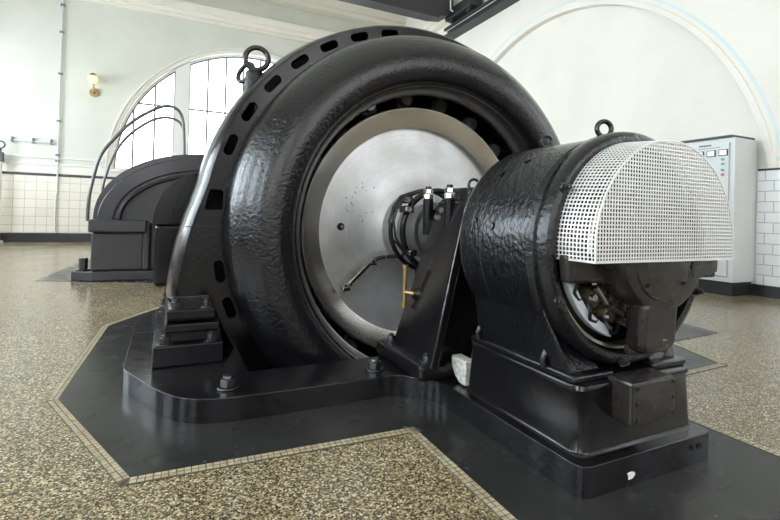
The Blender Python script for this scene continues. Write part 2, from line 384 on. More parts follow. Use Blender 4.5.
# ------------------------------------------------------------------ floor inlay
def symm(L): return L+[(mir(x), y) for x, y in reversed(L)]
ap = symm([(1.068, Y0+.1), (1.068, 1.905), (-.10, 1.945), (-.485, 2.87), (-.43, 4.50), (-.05, 5.17), (.0, 6.9)])
hole = [(PX0-.05, PY0-.05), (PX1+.05, PY0-.05), (PX1+.05, PY1+.05), (PX0-.05, PY1+.05)]
trim(MB().loops([ap, hole], XYZ_XY, .003), 'apron')
trim(MB().loops([[(-1.56, 7.48), (-1.40, 10.0), (4.9, 10.0), (5.03, 7.48), (4.0, 6.9), (-.05, 6.9)]], XYZ_XY, .0025), 'apron')
trim(MB().loops([[(3.92, 2.46), (4.58, 2.50), (4.70, 3.3), (3.93, 2.9)]], XYZ_XY, .0035), 'apron')
def border(path, side=1, far=False):
    g, q = MB(), MB(); w = .046
    for (x0, y0), (x1, y1) in zip(path, path[1:]):
        d = Vector((x1-x0, y1-y0)); L = d.length; d /= L; n = Vector((-d.y, d.x))*side
        P = lambda s_, t_: (x0+d.x*s_+n.x*t_, y0+d.y*s_+n.y*t_)
        a = [P(0, 0), P(L, 0), P(L+w*.5, w), P(-w*.5, w)]
        g.hexa([(x, y, .0) for x, y in a]+[(x, y, .0042) for x, y in a])
        s_ = 0
        while s_ < L:
            l = .026 if not far else .08
            for row in (0, 1):
                j = random.uniform(-.0012, .0012)
                b = [P(s_+.002+j, .002+row*.023), P(min(L, s_+l-.002)+j, .002+row*.023), P(min(L, s_+l-.002)+j, .021+row*.023+j), P(s_+.002+j, .021+row*.023+j)]
                vs = [q.bm.verts.new((x, y, .0055)) for x, y in b]; q.bm.faces.new(vs)
            s_ += l
    trim(g, 'grout'); trim(q, 'tessera')
half = [(1.068, -1.2), (1.068, 1.905), (-.10, 1.945), (-.485, 2.87), (-.43, 4.50), (-.05, 5.17)]
border(half, 1)
border([(mir(x), y) for x, y in half], -1)


# ------------------------------------------------------------------ bed plate
BH = .117
left = [(1.395, 1.172), (1.362, 1.182), (1.347, 1.215), (1.342, 1.45), (1.339, 2.01), (1.328, 2.085), (1.302, 2.148), (1.262, 2.19), (1.22, 2.222), (1.19, 2.255), (1.15, 2.278), (1.08, 2.285),
        (.78, 2.276), (.426, 2.278), (.28, 2.285), (.159, 2.312), (.10, 2.345), (.054, 2.386), (0.0, 2.46), (-.047, 2.541), (-.158, 2.80), (-.195, 2.88), (-.206, 2.95), (-.206, 4.05), (-.16, 4.25), (-.04, 4.42), (.2, 4.95)]
bed = thing('bed_plate', (XA, 3.0, 0), 'low black cast bed plate lying on the dark floor inlay under the whole machine set', 'machine base')
outl = symm(left)
mb = MB(); mb.loops([outl, [(PX0, PY0), (PX1, PY0), (PX1, PY1), (PX0, PY1)]], lambda a, b, t: (a, b, t), BH)
bp_ = mb.build('plate', 'black', bed, 35, .016, 4)
# thin raised seam line of two castings at the left rear
MB().box(-.2, .02, 3.69, 3.70, BH, BH+.003).build('seam_strip', 'dark', bed, 0)
for x, y in ((.29, 2.411), (1.081, 2.40), (mir(.29), 2.411), (mir(1.081), 2.40)):
    mb = MB(); mb.cyl((x, y, BH), (x, y, BH+.010), .054, n=24); mb.cyl((x, y, BH+.010), (x, y, BH+.050), .040, n=6, ph=.3); mb.cyl((x, y, BH+.050), (x, y, BH+.066), .030, .025, n=16)
    mb.build('anchor_bolt', 'bolt', bed, 35, .003)
mb = MB(); c0 = Vector((1.60, 1.171, .042)); 
pts = [(math.cos(a)*(.018+.006*math.sin(3*a+1)), math.sin(a)*(.017+.004*math.cos(2*a))) for a in [2*PI*i/14 for i in range(14)]]
mb.loops([pts], lambda a, b, t: (c0.x+a, 1.1725-t, c0.z+b), .003); mb.build('paint_chip', 'chip', bed, 0)['label'] = 'white bare patch on the front edge'
for x in (1.975, 2.02): MB().cyl((x, 1.1722, .072), (x, 1.169, .072), .011, n=16).build('bolt_hole', 'dark', bed, 0)

# ------------------------------------------------------------------ exciter pedestal
ped = thing('exciter_pedestal', (XA, 1.6, BH), 'tall black cast iron box pedestal carrying the small exciter, on the bed plate', 'pedestal')
def rrect(x0, x1, y0, y1, r, n=6):
    o = []
    for cx, cy, a in ((x1-r, y1-r, 0), (x0+r, y1-r, 90), (x0+r, y0+r, 180), (x1-r, y0+r, 270)):
        o += [(cx+r*math.cos(R(a+90*i/n)), cy+r*math.sin(R(a+90*i/n))) for i in range(n+1)]
    return o
def loft(secs, cap=True):  # secs: list of (list of xyz)
    mb = MB(); rings = [[mb.bm.verts.new(p) for p in s] for s in secs]
    for A, B in zip(rings, rings[1:]):
        for i in range(len(A)):
            j = (i+1) % len(A); mb.bm.faces.new((A[i], A[j], B[j], B[i]))
    if cap: mb.bm.faces.new(rings[0][::-1]); mb.bm.faces.new(rings[-1])
    return mb
def ps(z, o, r=.05): return [(x, y, z) for x, y in rrect(1.395+o, 2.085-o, 1.232+o, 1.965-o, r)]
loft([ps(BH, -.010), ps(BH+.006, -.004), ps(BH+.014, 0), ps(.345, .010), ps(.356, .004), ps(.372, .008), ps(.378, .020)]).build('body', 'black', ped, 50)
jb = MB().box(1.575, 1.83, 1.155, 1.27, .232, .395).build('junction_box', 'warm', ped, 0, .01)
cv = MB().box(1.583, 1.822, 1.150, 1.156, .24, .388).build('cover_plate', 'warm', jb, 0, .004)
for x, z in ((1.597, .375), (1.597, .315), (1.597, .253), (1.808, .375), (1.808, .315), (1.808, .253)):
    MB().cyl((x, 1.151, z), (x, 1.146, z), .006, n=10).build('screw', 'dark', cv, 0)

# ------------------------------------------------------------------ exciter
exc = thing('exciter', (XA, 1.6, .378), 'small drum shaped black exciter dynamo with a silvery perforated guard, on the box pedestal', 'dynamo')
EC = (XA, ZA)
MB().lathe([(.10, 1.90), (.30, 1.90), (.40, 1.885), (.452, 1.872), (.465, 1.860), (.470, 1.84), (.470, 1.70), (.466, 1.697), (.466, 1.688), (.470, 1.685), (.470, 1.40), (.462, 1.39), (.455, 1.38), (.455, 1.345)], EC, 96).build('body', 'cast_rough', exc, 35)
ring = MB().lathe([(.452, 1.36), (.474, 1.357), (.483, 1.348), (.485, 1.31), (.480, 1.288), (.468, 1.276), (.450, 1.272), (.432, 1.276), (.425, 1.30), (.425, 1.36)], EC, 96, closed=True).build('front_ring', 'cast', exc, 50)
for a in (150, 205, 262, 30, -25):
    p = Vector((XA+.462*math.cos(R(a)), 1.276, ZA+.462*math.sin(R(a))))
    hexbolt(MB(), p, .014, .012, .02, (0, -1, 0)).build('ring_bolt', 'bolt', ring, 30)
# screw heads on the drum
for a, y in ((171, 1.62), (168, 1.75), (193, 1.74), (196, 1.62), (138, 1.70), (128, 1.60)):
    d = Vector((math.cos(R(a)), 0, math.sin(R(a)))); p = Vector((XA, y, ZA))+d*.468
    MB().cyl(p, p+d*.008, .016, n=16).build('screw', 'cast_rough', exc, 30)
# end bracket: bar, bottom arm, right arm, bearing housing
eb = MB()
def yprism(pts, y0, y1): eb.loops([pts], lambda a, b, t: (a, y0+t, b), y1-y0)
yprism([(1.305, .874), (1.62, .874), (1.62, .70), (1.56, .755), (1.44, .765), (1.32, .768)], 1.225, 1.275)
eb.build('left_arm', 'warm', exc, 35, .012)
eb = MB(); yprism([(1.88, .862), (2.17, .862), (2.165, .79), (1.88, .76)], 1.19, 1.275); eb.build('right_arm', 'warm', exc, 35, .01)
MB().box(1.90, 2.058, 1.14, 1.20, .778, .85).build('arm_box', 'warm', exc, 0, .008)
mb = loft([[(x, y, z) for x, y, z in ((1.68, 1.275, .70), (1.85, 1.275, .70), (1.84, 1.145, .70), (1.615, 1.145, .70))],
           [(1.68, 1.275, .53), (1.85, 1.275, .53), (1.835, 1.15, .53), (1.61, 1.15, .53)], [(1.69, 1.275, .475), (1.83, 1.275, .475), (1.815, 1.165, .485), (1.64, 1.165, .485)]])
arm = mb.build('lower_arm_cover', 'warm', exc, 0, .03, 4)
for x in (1.735, 1.75): MB().cyl((x, 1.150, .545), (x, 1.143, .545), .004, n=8).build('screw', 'steel', arm, 0)
MB().lathe([(.0, 1.150), (.175, 1.150), (.18, 1.143), (.232, 1.143), (.246, 1.150), (.250, 1.168), (.250, 1.27)], (1.75, ZA+.012), 72).build('bearing_housing', 'warm', exc, 40)
cap = MB().lathe([(.0, 1.1335), (.150, 1.1335), (.160, 1.137), (.164, 1.145), (.164, 1.16)], (1.722, ZA-.03), 64).build('bearing_cap', 'warm', exc, 40)
for a in (222, 318, 45, 135):
    p = Vector((1.722+.142*math.cos(R(a)), 1.1345, ZA-.03+.142*math.sin(R(a)))); hexbolt(MB(), p, .011, .004, 0, (0, -1, 0)).build('cap_bolt', 'bolt', cap, 30)
# support plate joining the left lower arc
MB().lathe([(.36, 1.24), (.43, 1.24), (.43, 1.275), (.36, 1.275)], EC, 16, 262, 300, closed=True).build('lower_web', 'warm', exc, 40, .008)
# interior: commutator, brush ring, holders
MB().lathe([(.05, 1.24), (.20, 1.24), (.21, 1.25), (.21, 1.42), (.12, 1.42)], EC, 72).build('commutator', 'copper', exc, 40)
MB().lathe([(.02, 1.52), (.44, 1.52), (.44, 1.55), (.02, 1.55)], EC, 64).build('inner_plate', 'dark', exc, 40)
MB().lathe([(.334, 1.298), (.376, 1.292), (.378, 1.322), (.336, 1.328)], EC, 48, 198, 254, closed=True).build('brush_ring', 'fiber', exc, 40, .004)
MB().lathe([(.405, 1.31), (.418, 1.31), (.418, 1.36), (.405, 1.36)], EC, 48, 170, 300, closed=True).build('field_frame', 'steel', exc, 40)
for k, a in enumerate((200, 222, 244, 268, 176, 155)):
    ca, sa = math.cos(R(a)), math.sin(R(a)); c = Vector((XA+.27*ca, 1.28, ZA+.27*sa)); u = Vector((ca, 0, sa)); v = Vector((-sa, 0, ca)); w = Vector((0, 1, 0))
    q = MB()
    P = lambda i, j, l: c+u*i+v*j+w*l
    q.hexa([P(-.05, -.03, 0), P(.05, -.03, 0), P(.05, .03, 0), P(-.05, .03, 0), P(-.05, -.03, .09), P(.05, -.03, .09), P(.05, .03, .09), P(-.05, .03, .09)])
    bh = q.build('brush_holder', 'grease', exc, 0, .006)
    q = MB(); q.cyl(P(.0, -.045, -.012), P(.0, .045, -.012), .014, n=12); q.cyl(P(.035, -.02, -.02), P(.035, -.02, .0), .013, n=12); q.build('spring', 'steel', bh, 30)
    q = MB(); q.tube([P(.05, 0, .02), P(.075, .02, 0), P(.09, .05, .01), P(.07, .09, .02), P(.03, .10, .03)], .007, 8); q.build('brush_lead', 'rubber', bh)
# perforated guard
gd = thing_g = None
GX, GZ, GR, ZB = 1.728, .905, .408, .856
Yg0, Yg1 = 1.118, 1.30
pt, wd, th = .0145, .0048, .0022
g = MB()
x = GX-GR+pt*.6
while x < GX+GR:
    h = math.sqrt(max(0, GR*GR-(x-GX)**2))
    if GZ+h > ZB+.01: g.box(x-wd/2, x+wd/2, Yg0, Yg0+th, ZB, GZ+h)
    x += pt
z = ZB+pt
while z < GZ+GR:
    h = math.sqrt(max(0, GR*GR-(z-GZ)**2)) if z > GZ else math.sqrt(GR*GR-(z-GZ)**2)
    g.box(GX-h, GX+h, Yg0+.0004, Yg0+th+.0004, z-wd/2, z+wd/2)
    z += pt
guard = g.build('guard_front', 'mesh', exc, 0); guard['label'] = 'silvery perforated half round guard face'
# side of guard
g = MB(); a_lo = -math.degrees(math.asin((GZ-ZB)/GR)); a_hi = 180-a_lo
def gr(y): return GR+(y-Yg0)/(Yg1-Yg0)*.016
rows = 12
for i in range(1, rows+1):
    y = Yg0+(Yg1-Yg0)*i/rows
    g.lathe([(gr(y)-th, y-wd/2), (gr(y), y-wd/2), (gr(y), y+wd/2), (gr(y)-th, y+wd/2)], (GX, GZ), 60, a_lo, a_hi, closed=True)
na = int(PI*GR/pt)
for i in range(na+1):
    a = R(a_lo+(a_hi-a_lo)*i/na); ca, sa = math.cos(a), math.sin(a); u = Vector((ca, 0, sa)); v = Vector((-sa, 0, ca))*wd/2; c = Vector((GX, 0, GZ))
    A = [c+u*(gr(Yg0)-th)-v, c+u*(gr(Yg0)-th)+v, c+u*gr(Yg0)+v, c+u*gr(Yg0)-v]; Bq = [c+u*(gr(Yg1)-th)-v, c+u*(gr(Yg1)-th)+v, c+u*gr(Yg1)+v, c+u*gr(Yg1)-v]
    g.hexa([p+Vector((0, Yg0, 0)) for p in A]+[p+Vector((0, Yg1, 0)) for p in Bq])
side = g.build('guard_side', 'mesh', exc, 0)
g = MB(); g.lathe([(GR-.003, Yg0-.0022), (GR+.002, Yg0-.0022), (GR+.002, Yg0+.004), (GR-.003, Yg0+.004)], (GX, GZ), 30, a_lo, a_hi, closed=True)
hw = math.sqrt(GR**2-(GZ-ZB)**2); g.box(GX-hw, GX+hw, Yg0-.0022, Yg0+.003, ZB-.004, ZB+.005)
g.box(GX-hw-.003, GX-hw+.002, Yg0, Yg1, ZB-.004, ZB+.004).box(GX+hw-.002, GX+hw+.003, Yg0, Yg1, ZB-.004, ZB+.004)
g.build('guard_rim', 'mesh', guard, 30)
# eyebolts on the drum
for y, cz, rr, tr in ((1.45, 1.412, .034, .011), (1.80, 1.400, .030, .009)):
    q = MB(); q.torus((XA+.015, y, cz), rr, tr, (Vector((.94, -.34, 0)), Vector((0, 0, 1)))); q.cyl((XA+.015, y, ZA+.46), (XA+.015, y, cz-rr), .014, n=14); q.cyl((XA+.015, y, ZA+.462), (XA+.015, y, ZA+.48), .026, n=18)
    q.build('eyebolt', 'cast', exc, 40)
# feet of the exciter
for sx in (-1, 1):
    q = MB()
    x0 = XA+sx*.30; x1 = XA+sx*.17
    q.hexa([(XA+sx*.325, 1.30, .40), (XA+sx*.15, 1.30, .40), (XA+sx*.15, 1.88, .40), (XA+sx*.325, 1.88, .40), (XA+sx*.37, 1.40, .66), (XA+sx*.20, 1.40, .56), (XA+sx*.20, 1.84, .56), (XA+sx*.37, 1.84, .66)] if sx > 0 else
           [(XA-.15, 1.30, .40), (XA-.325, 1.30, .40), (XA-.325, 1.88, .40), (XA-.15, 1.88, .40), (XA-.20, 1.40, .56), (XA-.40, 1.40, .70), (XA-.40, 1.84, .70), (XA-.20, 1.84, .56)])
    q.box(min(XA+sx*.34, XA+sx*.12), max(XA+sx*.34, XA+sx*.12), 1.262, 1.93, .376, .408)
    ft = q.build('foot', 'cast', exc, 40, .01)
    for y in (1.33, 1.90):
        hexbolt(MB(), (XA+sx*.27, y, .408), .024, .024, .036).build('foot_bolt', 'bolt', ft, 30, .002)
    for y in (1.42, 1.86): MB().tube([(XA+sx*.335, y, .40), (XA+sx*.345, y, .43), (XA+sx*.33, y, .46), (XA+sx*.30, y, .49)], .016, 10).build('foot_rib', 'cast', ft, 40)

# ------------------------------------------------------------------ bearing pedestal between exciter and generator
br = thing('bearing_pedestal', (XA, 2.35, BH), 'dark A-shaped shaft bearing pedestal with bright nuts, standing between generator and exciter', 'bearing')
MB().box(1.215, mir(1.215), 2.11, 2.70, BH, .205).build('foot_slab', 'black', br, 0, .025, 4)
xb0, xb1 = 1.30, mir(1.30); xt0, xt1 = 1.50, mir(1.50)
MB().hexa([(xb0+.03, 2.17, .19), (xb1-.03, 2.17, .19), (xb1, 2.56, .19), (xb0, 2.56, .19), (xt0+.03, 2.20, .93), (xt1-.03, 2.20, .93), (xt1, 2.46, .93), (xt0, 2.46, .93)]).build('body', 'black', br, 0, .012)
for s_ in (0, 1):
    mx_ = (lambda x: x) if s_ == 0 else mir
    def P(x, y, z): return (mx_(x), y, z)
    q = MB(); t_ = .03
    a = [P(1.275, 2.10, .19), P(1.275+t_, 2.10, .19), P(1.275+t_, 2.58, .19), P(1.275, 2.58, .19), P(1.49, 2.13, 1.07), P(1.49+t_, 2.13, 1.07), P(1.49+t_, 2.42, 1.09), P(1.49, 2.42, 1.09)]
    q.hexa(a); q.build('side_plate', 'black', br, 0, .008)
    q = MB(); a = [P(1.262, 2.085, .19), P(1.31, 2.085, .19), P(1.31, 2.12, .19), P(1.262, 2.12, .19), P(1.478, 2.115, 1.06), P(1.53, 2.115, 1.06), P(1.53, 2.15, 1.06), P(1.478, 2.15, 1.06)]
    q.hexa(a); q.build('edge_flange', 'black', br, 0, .008)
bh_ = MB().lathe([(.09, 2.12), (.24, 2.12), (.27, 2.14), (.275, 2.17), (.275, 2.50), (.26, 2.53), (.09, 2.54)], EC, 64).build('bearing_shell', 'black', br, 40)
q = MB(); q.box(1.56, mir(1.56), 2.2, 2.48, ZA+.14, ZA+.285)
q.build('bearing_top_cap', 'cast', br, 0, .02, 3)
for x, y in ((1.475, 2.52), (1.475, 2.275), (mir(1.475), 2.52), (mir(1.475), 2.275)):
    q = MB()
    q.cyl((x, y, .88), (x, y, 1.105), .032, n=20)
    for k in range(9): q.cyl((x, y, .95+k*.017), (x, y, .958+k*.017), .0350, n=20)
    st = q.build('stud', 'black', br, 40)
    MB().cyl((x, y, 1.105), (x, y, 1.138), .033, n=6, ph=.2).build('nut', 'nickel', st, 0, .003)
    MB().cyl((x, y, 1.139), (x, y, 1.168), .031, n=6, ph=.6).build('nut', 'nickel', st, 0, .003)
    MB().cyl((x, y, 1.168), (x, y, 1.186), .019, n=16).build('stud_tip', 'cast', st, 40)
for x, y in ((1.285, 2.17), (1.285, 2.61), (mir(1.285), 2.17), (mir(1.285), 2.61)): hexbolt(MB(), (x, y, .205), .026, .03, .036).build('foot_bolt', 'bolt', br, 30, .002)
q = MB(); q.torus((1.735, 2.40, 1.205), .034, .009, (Vector((.9, -.4, 0)), Vector((0, 0, 1)))); q.cyl((1.735, 2.40, 1.17), (1.735, 2.40, 1.18), .02, n=14)
q.build('lifting_eye', 'cast', br, 40)
q = MB(); q.cyl((1.302, 2.48, .450), (1.302, 2.48, .690), .0145, n=16)
gz = q.build('oil_gauge', 'brass', br, 40); gz['label'] = 'upright brass oil gauge tube'
q = MB(); q.tube([(1.302, 2.48, .535), (1.32, 2.46, .533), (1.345, 2.43, .53), (1.38, 2.43, .53)], .014, 10)
q.build('gauge_fitting', 'brass', gz, 40)
for z_ in (.443, .683): MB().cyl((1.302, 2.48, z_), (1.302, 2.48, z_+.016), .019, n=16).build('gauge_collar', 'brass', gz, 40)
MB().cyl((1.335, 2.43, .53), (1.385, 2.43, .53), .028, .05, n=20).build('plate_boss', 'black', br, 40)

# shaft + rotor
rot = thing('generator_rotor', (XA, 3.1, ZA-.93), 'bright steel rotor wheel with brushed face inside the big generator opening', 'rotor')
MB().lathe([(0, 3.00), (.24, 3.00), (.27, 3.02), (.28, 3.06), (.30, 3.12), (.37, 3.158), (.50, 3.165), (.787, 3.165), (.787, 3.20)], EC, 128).build('rotor_face', 'disc', rot, 30)
MB().lathe([(.787, 3.20), (.785, 3.122), (.787, 3.116), (.792, 3.113), (.855, 3.088), (.915, 3.058), (.925, 3.056), (.932, 3.064), (.935, 3.08), (.935, 3.34)], EC, 128).build('rotor_rim', 'rim', rot, 30)
MB().lathe([(.08, 3.02), (.10, 1.80), (.0, 1.80)], EC, 48).build('shaft', 'steel', rot, 40)
MB().lathe([(.10, 2.62), (.20, 2.62), (.205, 2.64), (.205, 2.74), (.19, 2.76), (.10, 2.76)], EC, 48).build('slip_ring', 'poleend', rot, 40)
MB().lathe([(.10, 2.80), (.205, 2.80), (.21, 2.82), (.21, 2.92), (.19, 2.94), (.10, 2.94)], EC, 48).build('slip_ring', 'poleend', rot, 40)
for x in (1.125, mir(1.125)):
    q = MB(); q.lathe([(.0, 3.158), (.026, 3.158), (.028, 3.161), (.028, 3.166)], (x, .905), 24); q.build('threaded_hole', 'dark', rot, 40)
    q = MB(); q.cyl((x+.010, 3.159, .905), (x+.010, 3.154, .905), .011, n=14); q.build('hole_plug', 'steel', rot, 30)
for k in range(20):
    a = R(18*k+24); ca, sa = math.cos(a), math.sin(a); u = Vector((ca, 0, sa)); v = Vector((-sa, 0, ca)); w = Vector((0, 1, 0)); c = Vector((XA, 3.20, ZA))
    q = MB(); P = lambda i, j, l: c+u*i+v*j+w*l
    q.hexa([P(.93, -.075, 0), P(.93, .075, 0), P(.93, .075, .4), P(.93, -.075, .4), P(1.10, -.075, 0), P(1.10, .075, 0), P(1.10, .075, .4), P(1.10, -.075, .4)])
    pole = q.build('pole_coil', 'dark', rot, 0, .03, 3)
    q = MB(); q.cyl(c+u*1.02+w*.0, c+u*1.02-w*.05, .066, .050, n=20); q.cyl(c+u*1.02-w*.05, c+u*1.02-w*.062, .034, n=16); q.build('pole_end', 'poleend', pole, 40)
# slip ring cable on the rotor face
q = MB(); path = [(1.128, 3.08, .455), (1.16, 3.085, .487), (1.33, 3.085, .642), (1.345, 3.08, .655), (1.39, 3.07, .682), (1.45, 3.06, .695), (1.56, 3.0, .70)]
q.tube(path, .015, 10); cb = q.build('field_lead', 'rubber', rot)
q = MB(); q.tube([(1.155, 3.062, .505), (1.325, 3.062, .665)], .010, 8); q.build('lead_tube', 'nickel', cb)
for p in ((1.14, 3.075, .468), (1.17, 3.072, .50), (1.345, 3.07, .66), (1.45, 3.05, .697)):
    q = MB(); q.box(p[0]-.018, p[0]+.018, p[1]-.012, p[1]+.03, p[2]-.014, p[2]+.014, .0); q.build('lead_clamp', 'steel', cb, 0, .003)
q = MB(); q.box(1.125, 1.175, 3.06, 3.13, .455, .475).box(1.330, 1.375, 3.06, 3.13, .632, .645); q.build('clamp_bracket', 'dark', cb, 0, .004)

# brush gear hoop around the slip rings
hp = thing('brush_gear', (1.43, 2.7, ZA-.3), 'black hoops and cables of the slip ring brush gear left of the shaft', 'brush gear')
MB().torus((1.64, 2.66, ZA+.01), .27, .020, 'y', 48, 10).build('hoop', 'black', hp)
MB().torus((1.66, 2.86, ZA+.01), .28, .016, 'y', 48, 10).build('hoop', 'black', hp)
q = MB()
for dy, dr in ((0, .0), (.02, .022)):
    q.tube([(1.42, 2.62+dy, 1.15), (1.35-dr, 2.6+dy, 1.12), (1.30-dr, 2.6+dy, 1.05), (1.275-dr, 2.6+dy, .96), (1.29-dr, 2.6+dy, .86), (1.34, 2.6+dy, .79), (1.42, 2.62+dy, .72)], .008, 8)
q.build('cable', 'rubber', hp)
for (x, z) in ((1.36, 1.10), (1.37, 1.04), (1.40, .76)):
    q = MB(); q.box(x-.01, x+.05, 2.60, 2.70, z-.022, z+.022); b_ = q.build('brush_box', 'dark', hp, 0, .005)
    q = MB(); q.cyl((x-.0, 2.60, z), (x-.0, 2.57, z), .018, n=12); q.build('terminal', 'nickel', b_, 30)
MB().box(1.60, 1.90, 2.55, 2.90, ZA-.31, ZA-.27).box(1.70, 1.78, 2.50, 2.60, ZA-.60, ZA-.27).build('bracket', 'dark', hp, 0, .005)

# white lump wedged by the pedestal
q = MB()
q = MB(); q.loops([[(1.975, .122), (2.04, .122), (2.09, .15), (2.125, .19), (2.13, .245), (1.98, .250)]], lambda a, b, t: (1.40+t+.1*(a-1.97), a, b), .07)
tag(q.build('plaster_lump', 'cloth', None, 40, .012, 3), 'rough white plaster lump wedged against the left side of the box pedestal', 'plaster lump')

# ------------------------------------------------------------------ generator stator
gen = thing('generator', (XA, 3.4, BH), 'huge round black generator housing with slotted rim, rising out of the floor', 'generator')
LEG = [(.180, 1.05), (.151, .97), (.125, .88), (.100, .77), (.080, .67), (.062, .56), (.050, .46)]
def fout(o, n=72, y=0):
    Rr = 1.54+o; pts = []
    a_s = 11
    for i in range(n+1):
        a = R(180-a_s-(180-2*a_s)*i/n); pts.append((XA+Rr*math.cos(a), ZA+Rr*math.sin(a)))
    pts += [(mir(x_-o), z_) for x_, z_ in LEG]+[(mir(LEG[-1][0]+.003-o), .44)]
    zf = .44; dx = math.sqrt(Rr*Rr-(ZA-zf)**2); a0 = math.atan2(zf-ZA, dx)
    for i in range(41):
        a = a0-(PI+2*a0)*i/40; pts.append((XA+Rr*math.cos(a), ZA+Rr*math.sin(a)))
    pts += [(LEG[-1][0]+.003-o, .44)]+[(x_-o, z_) for x_, z_ in LEG[::-1]]
    return pts
slots = []
for a in [21.0+9.65*i-9.65*3-1 for i in range(0, 18)]+[]:
    pass
angs = [20.9+9.65*i for i in range(7)]+[-11, -20.5]+[191, 200.5]
for a in angs:
    # angle measured from -X upward
    ar = R(180-a); c = Vector((XA+(1.488 if 0 < a < 180 else 1.462)*math.cos(ar), ZA+(1.488 if 0 < a < 180 else 1.462)*math.sin(ar))); u = Vector((-math.sin(ar), math.cos(ar))); n_ = Vector((math.cos(ar), math.sin(ar)))
    L = []; hl, hr = .042, .030
    for k in range(8): t_ = -PI/2+PI*k/7; L.append(c+u*(hl+hr*math.cos(t_))+n_*(hr*math.sin(t_)))
    for k in range(8): t_ = PI/2+PI*k/7; L.append(c+u*(-hl+hr*math.cos(t_))+n_*(hr*math.sin(t_)))
    slots.append([(p.x, p.y) for p in L])
rectw = []
for s_ in (0, 1):
    L = [(.205, 1.0), (.300, 1.0), (.308, 1.01), (.308, 1.115), (.295, 1.13), (.232, 1.13), (.222, 1.11), (.200, 1.01)]
    rectw.append(L if s_ == 0 else [(mir(x), z) for x, z in L])
inner = [(XA+1.385*math.cos(2*PI*i/120), ZA+1.385*math.sin(2*PI*i/120)) for i in range(120)]
YP = 3.10
mb = MB(); mb.loops([fout(0), inner]+slots+rectw, lambda a, b, t: (a, YP+t, b), .03)
mb.build('frame_plate', 'cast_soft', gen, 30)
def sec(o, y): return [(x, y, z) for x, z in fout(o)]
loft([sec(0, YP), sec(.014, YP+.012), sec(.034, YP+.09), sec(.050, YP+.16), sec(.055, YP+.22), sec(.055, 3.62), sec(.04, 3.66), sec(-.02, 3.68)], cap=False).build('frame_rim', 'cast_soft', gen, 50)
MB().lathe([(1.52, 3.68), (1.45, 3.70), (1.36, 3.80), (1.30, 4.05), (1.2, 4.25), (1.0, 4.33), (.3, 4.35)], EC, 96).build('rear_cover', 'black', gen, 40)
MB().lathe([(1.38, 3.10), (1.37, 3.7)], EC, 96).build('inner_drum', 'dark', gen, 40)
rb = MB(); rb.loops([fout(.03), inner], lambda a, b, t: (a, 3.64+t, b), .02); rb.build('rear_plate', 'dark', gen, 30)
# front bulged cover
prof = [(1.400, 3.115), (1.415, 3.105), (1.418, 3.09), (1.410, 3.075), (1.400, 3.07), (1.402, 3.055), (1.412, 3.040), (1.420, 3.01), (1.420, 2.96), (1.408, 2.89), (1.378, 2.825), (1.335, 2.78), (1.285, 2.735), (1.22, 2.705), (1.155, 2.70), (1.10, 2.715), (1.062, 2.745), (1.042, 2.775), (1.035, 2.80), (1.035, 2.83)]
fc = MB().lathe(prof, EC, 160).build('front_cover', 'cast', gen, 40)
# horizontal joint of the two halves
q = MB()
for a, b in zip(prof[3:-1], prof[4:]):
    for s_ in (-1, 1):
        x0, x1_ = XA+s_*(a[0]+.0), XA+s_*(b[0]+.0)
        p0 = Vector((x0, a[1], ZA)); p1 = Vector((x1_, b[1], ZA)); q.tube([p0, p1], .0035, 6)
for s_ in (0, 1):
    m_ = (lambda x: x) if s_ == 0 else mir
    q.tube([(m_(.335), YP, ZA+.003), (m_(.09), YP, ZA+.003)], .003, 6)
    q.tube([(m_(.34), YP, ZA+.035), (m_(.34), YP-.012, ZA+.035)], .012, 10); q.tube([(m_(.34), YP, ZA-.045), (m_(.34), YP-.012, ZA-.045)], .012, 10)
jl = q.build('joint_line', 'bolt', gen, 30)
MB().lathe([(1.036, 2.79), (1.030, 2.785), (1.012, 2.80), (.996, 2.85), (.987, 2.875), (.985, 2.90), (.99, 2.93), (1.03, 2.95)], EC, 160).build('lip_ring', 'lip', gen, 40)
MB().lathe([(1.03, 2.95), (1.20, 2.97), (1.30, 3.05), (1.33, 3.3), (1.33, 3.6)], EC, 96).build('inner_wall', 'dark', gen, 40)
MB().lathe([(.3, 3.62), (1.35, 3.60)], EC, 96).build('back_screen', 'dark', gen, 40)
# stator end windings glimpsed in the gap
for k in range(40):
    a = R(9*k); u = Vector((math.cos(a), 0, math.sin(a))); c = Vector((XA, 0, ZA))
    q = MB(); q.tube([c+u*1.17+Vector((0, 3.5, 0)), c+u*1.17+Vector((0, 3.22, 0)), c+u*1.22+Vector((0, 3.12, 0)), c+u*1.27+Vector((0, 3.22, 0)), c+u*1.28+Vector((0, 3.5, 0))], .022, 8)
    q.build('end_winding', 'dark', gen)
# small seam screws
for a in (11, 31, 52, 73, 94, 115):
    ar = R(180-a); p = Vector((XA+1.43*math.cos(ar), YP, ZA+1.43*math.sin(ar)))
    MB().cyl(p, p+Vector((0, -.010, 0)), .011, n=12).build('cover_screw', 'bolt', gen, 30)
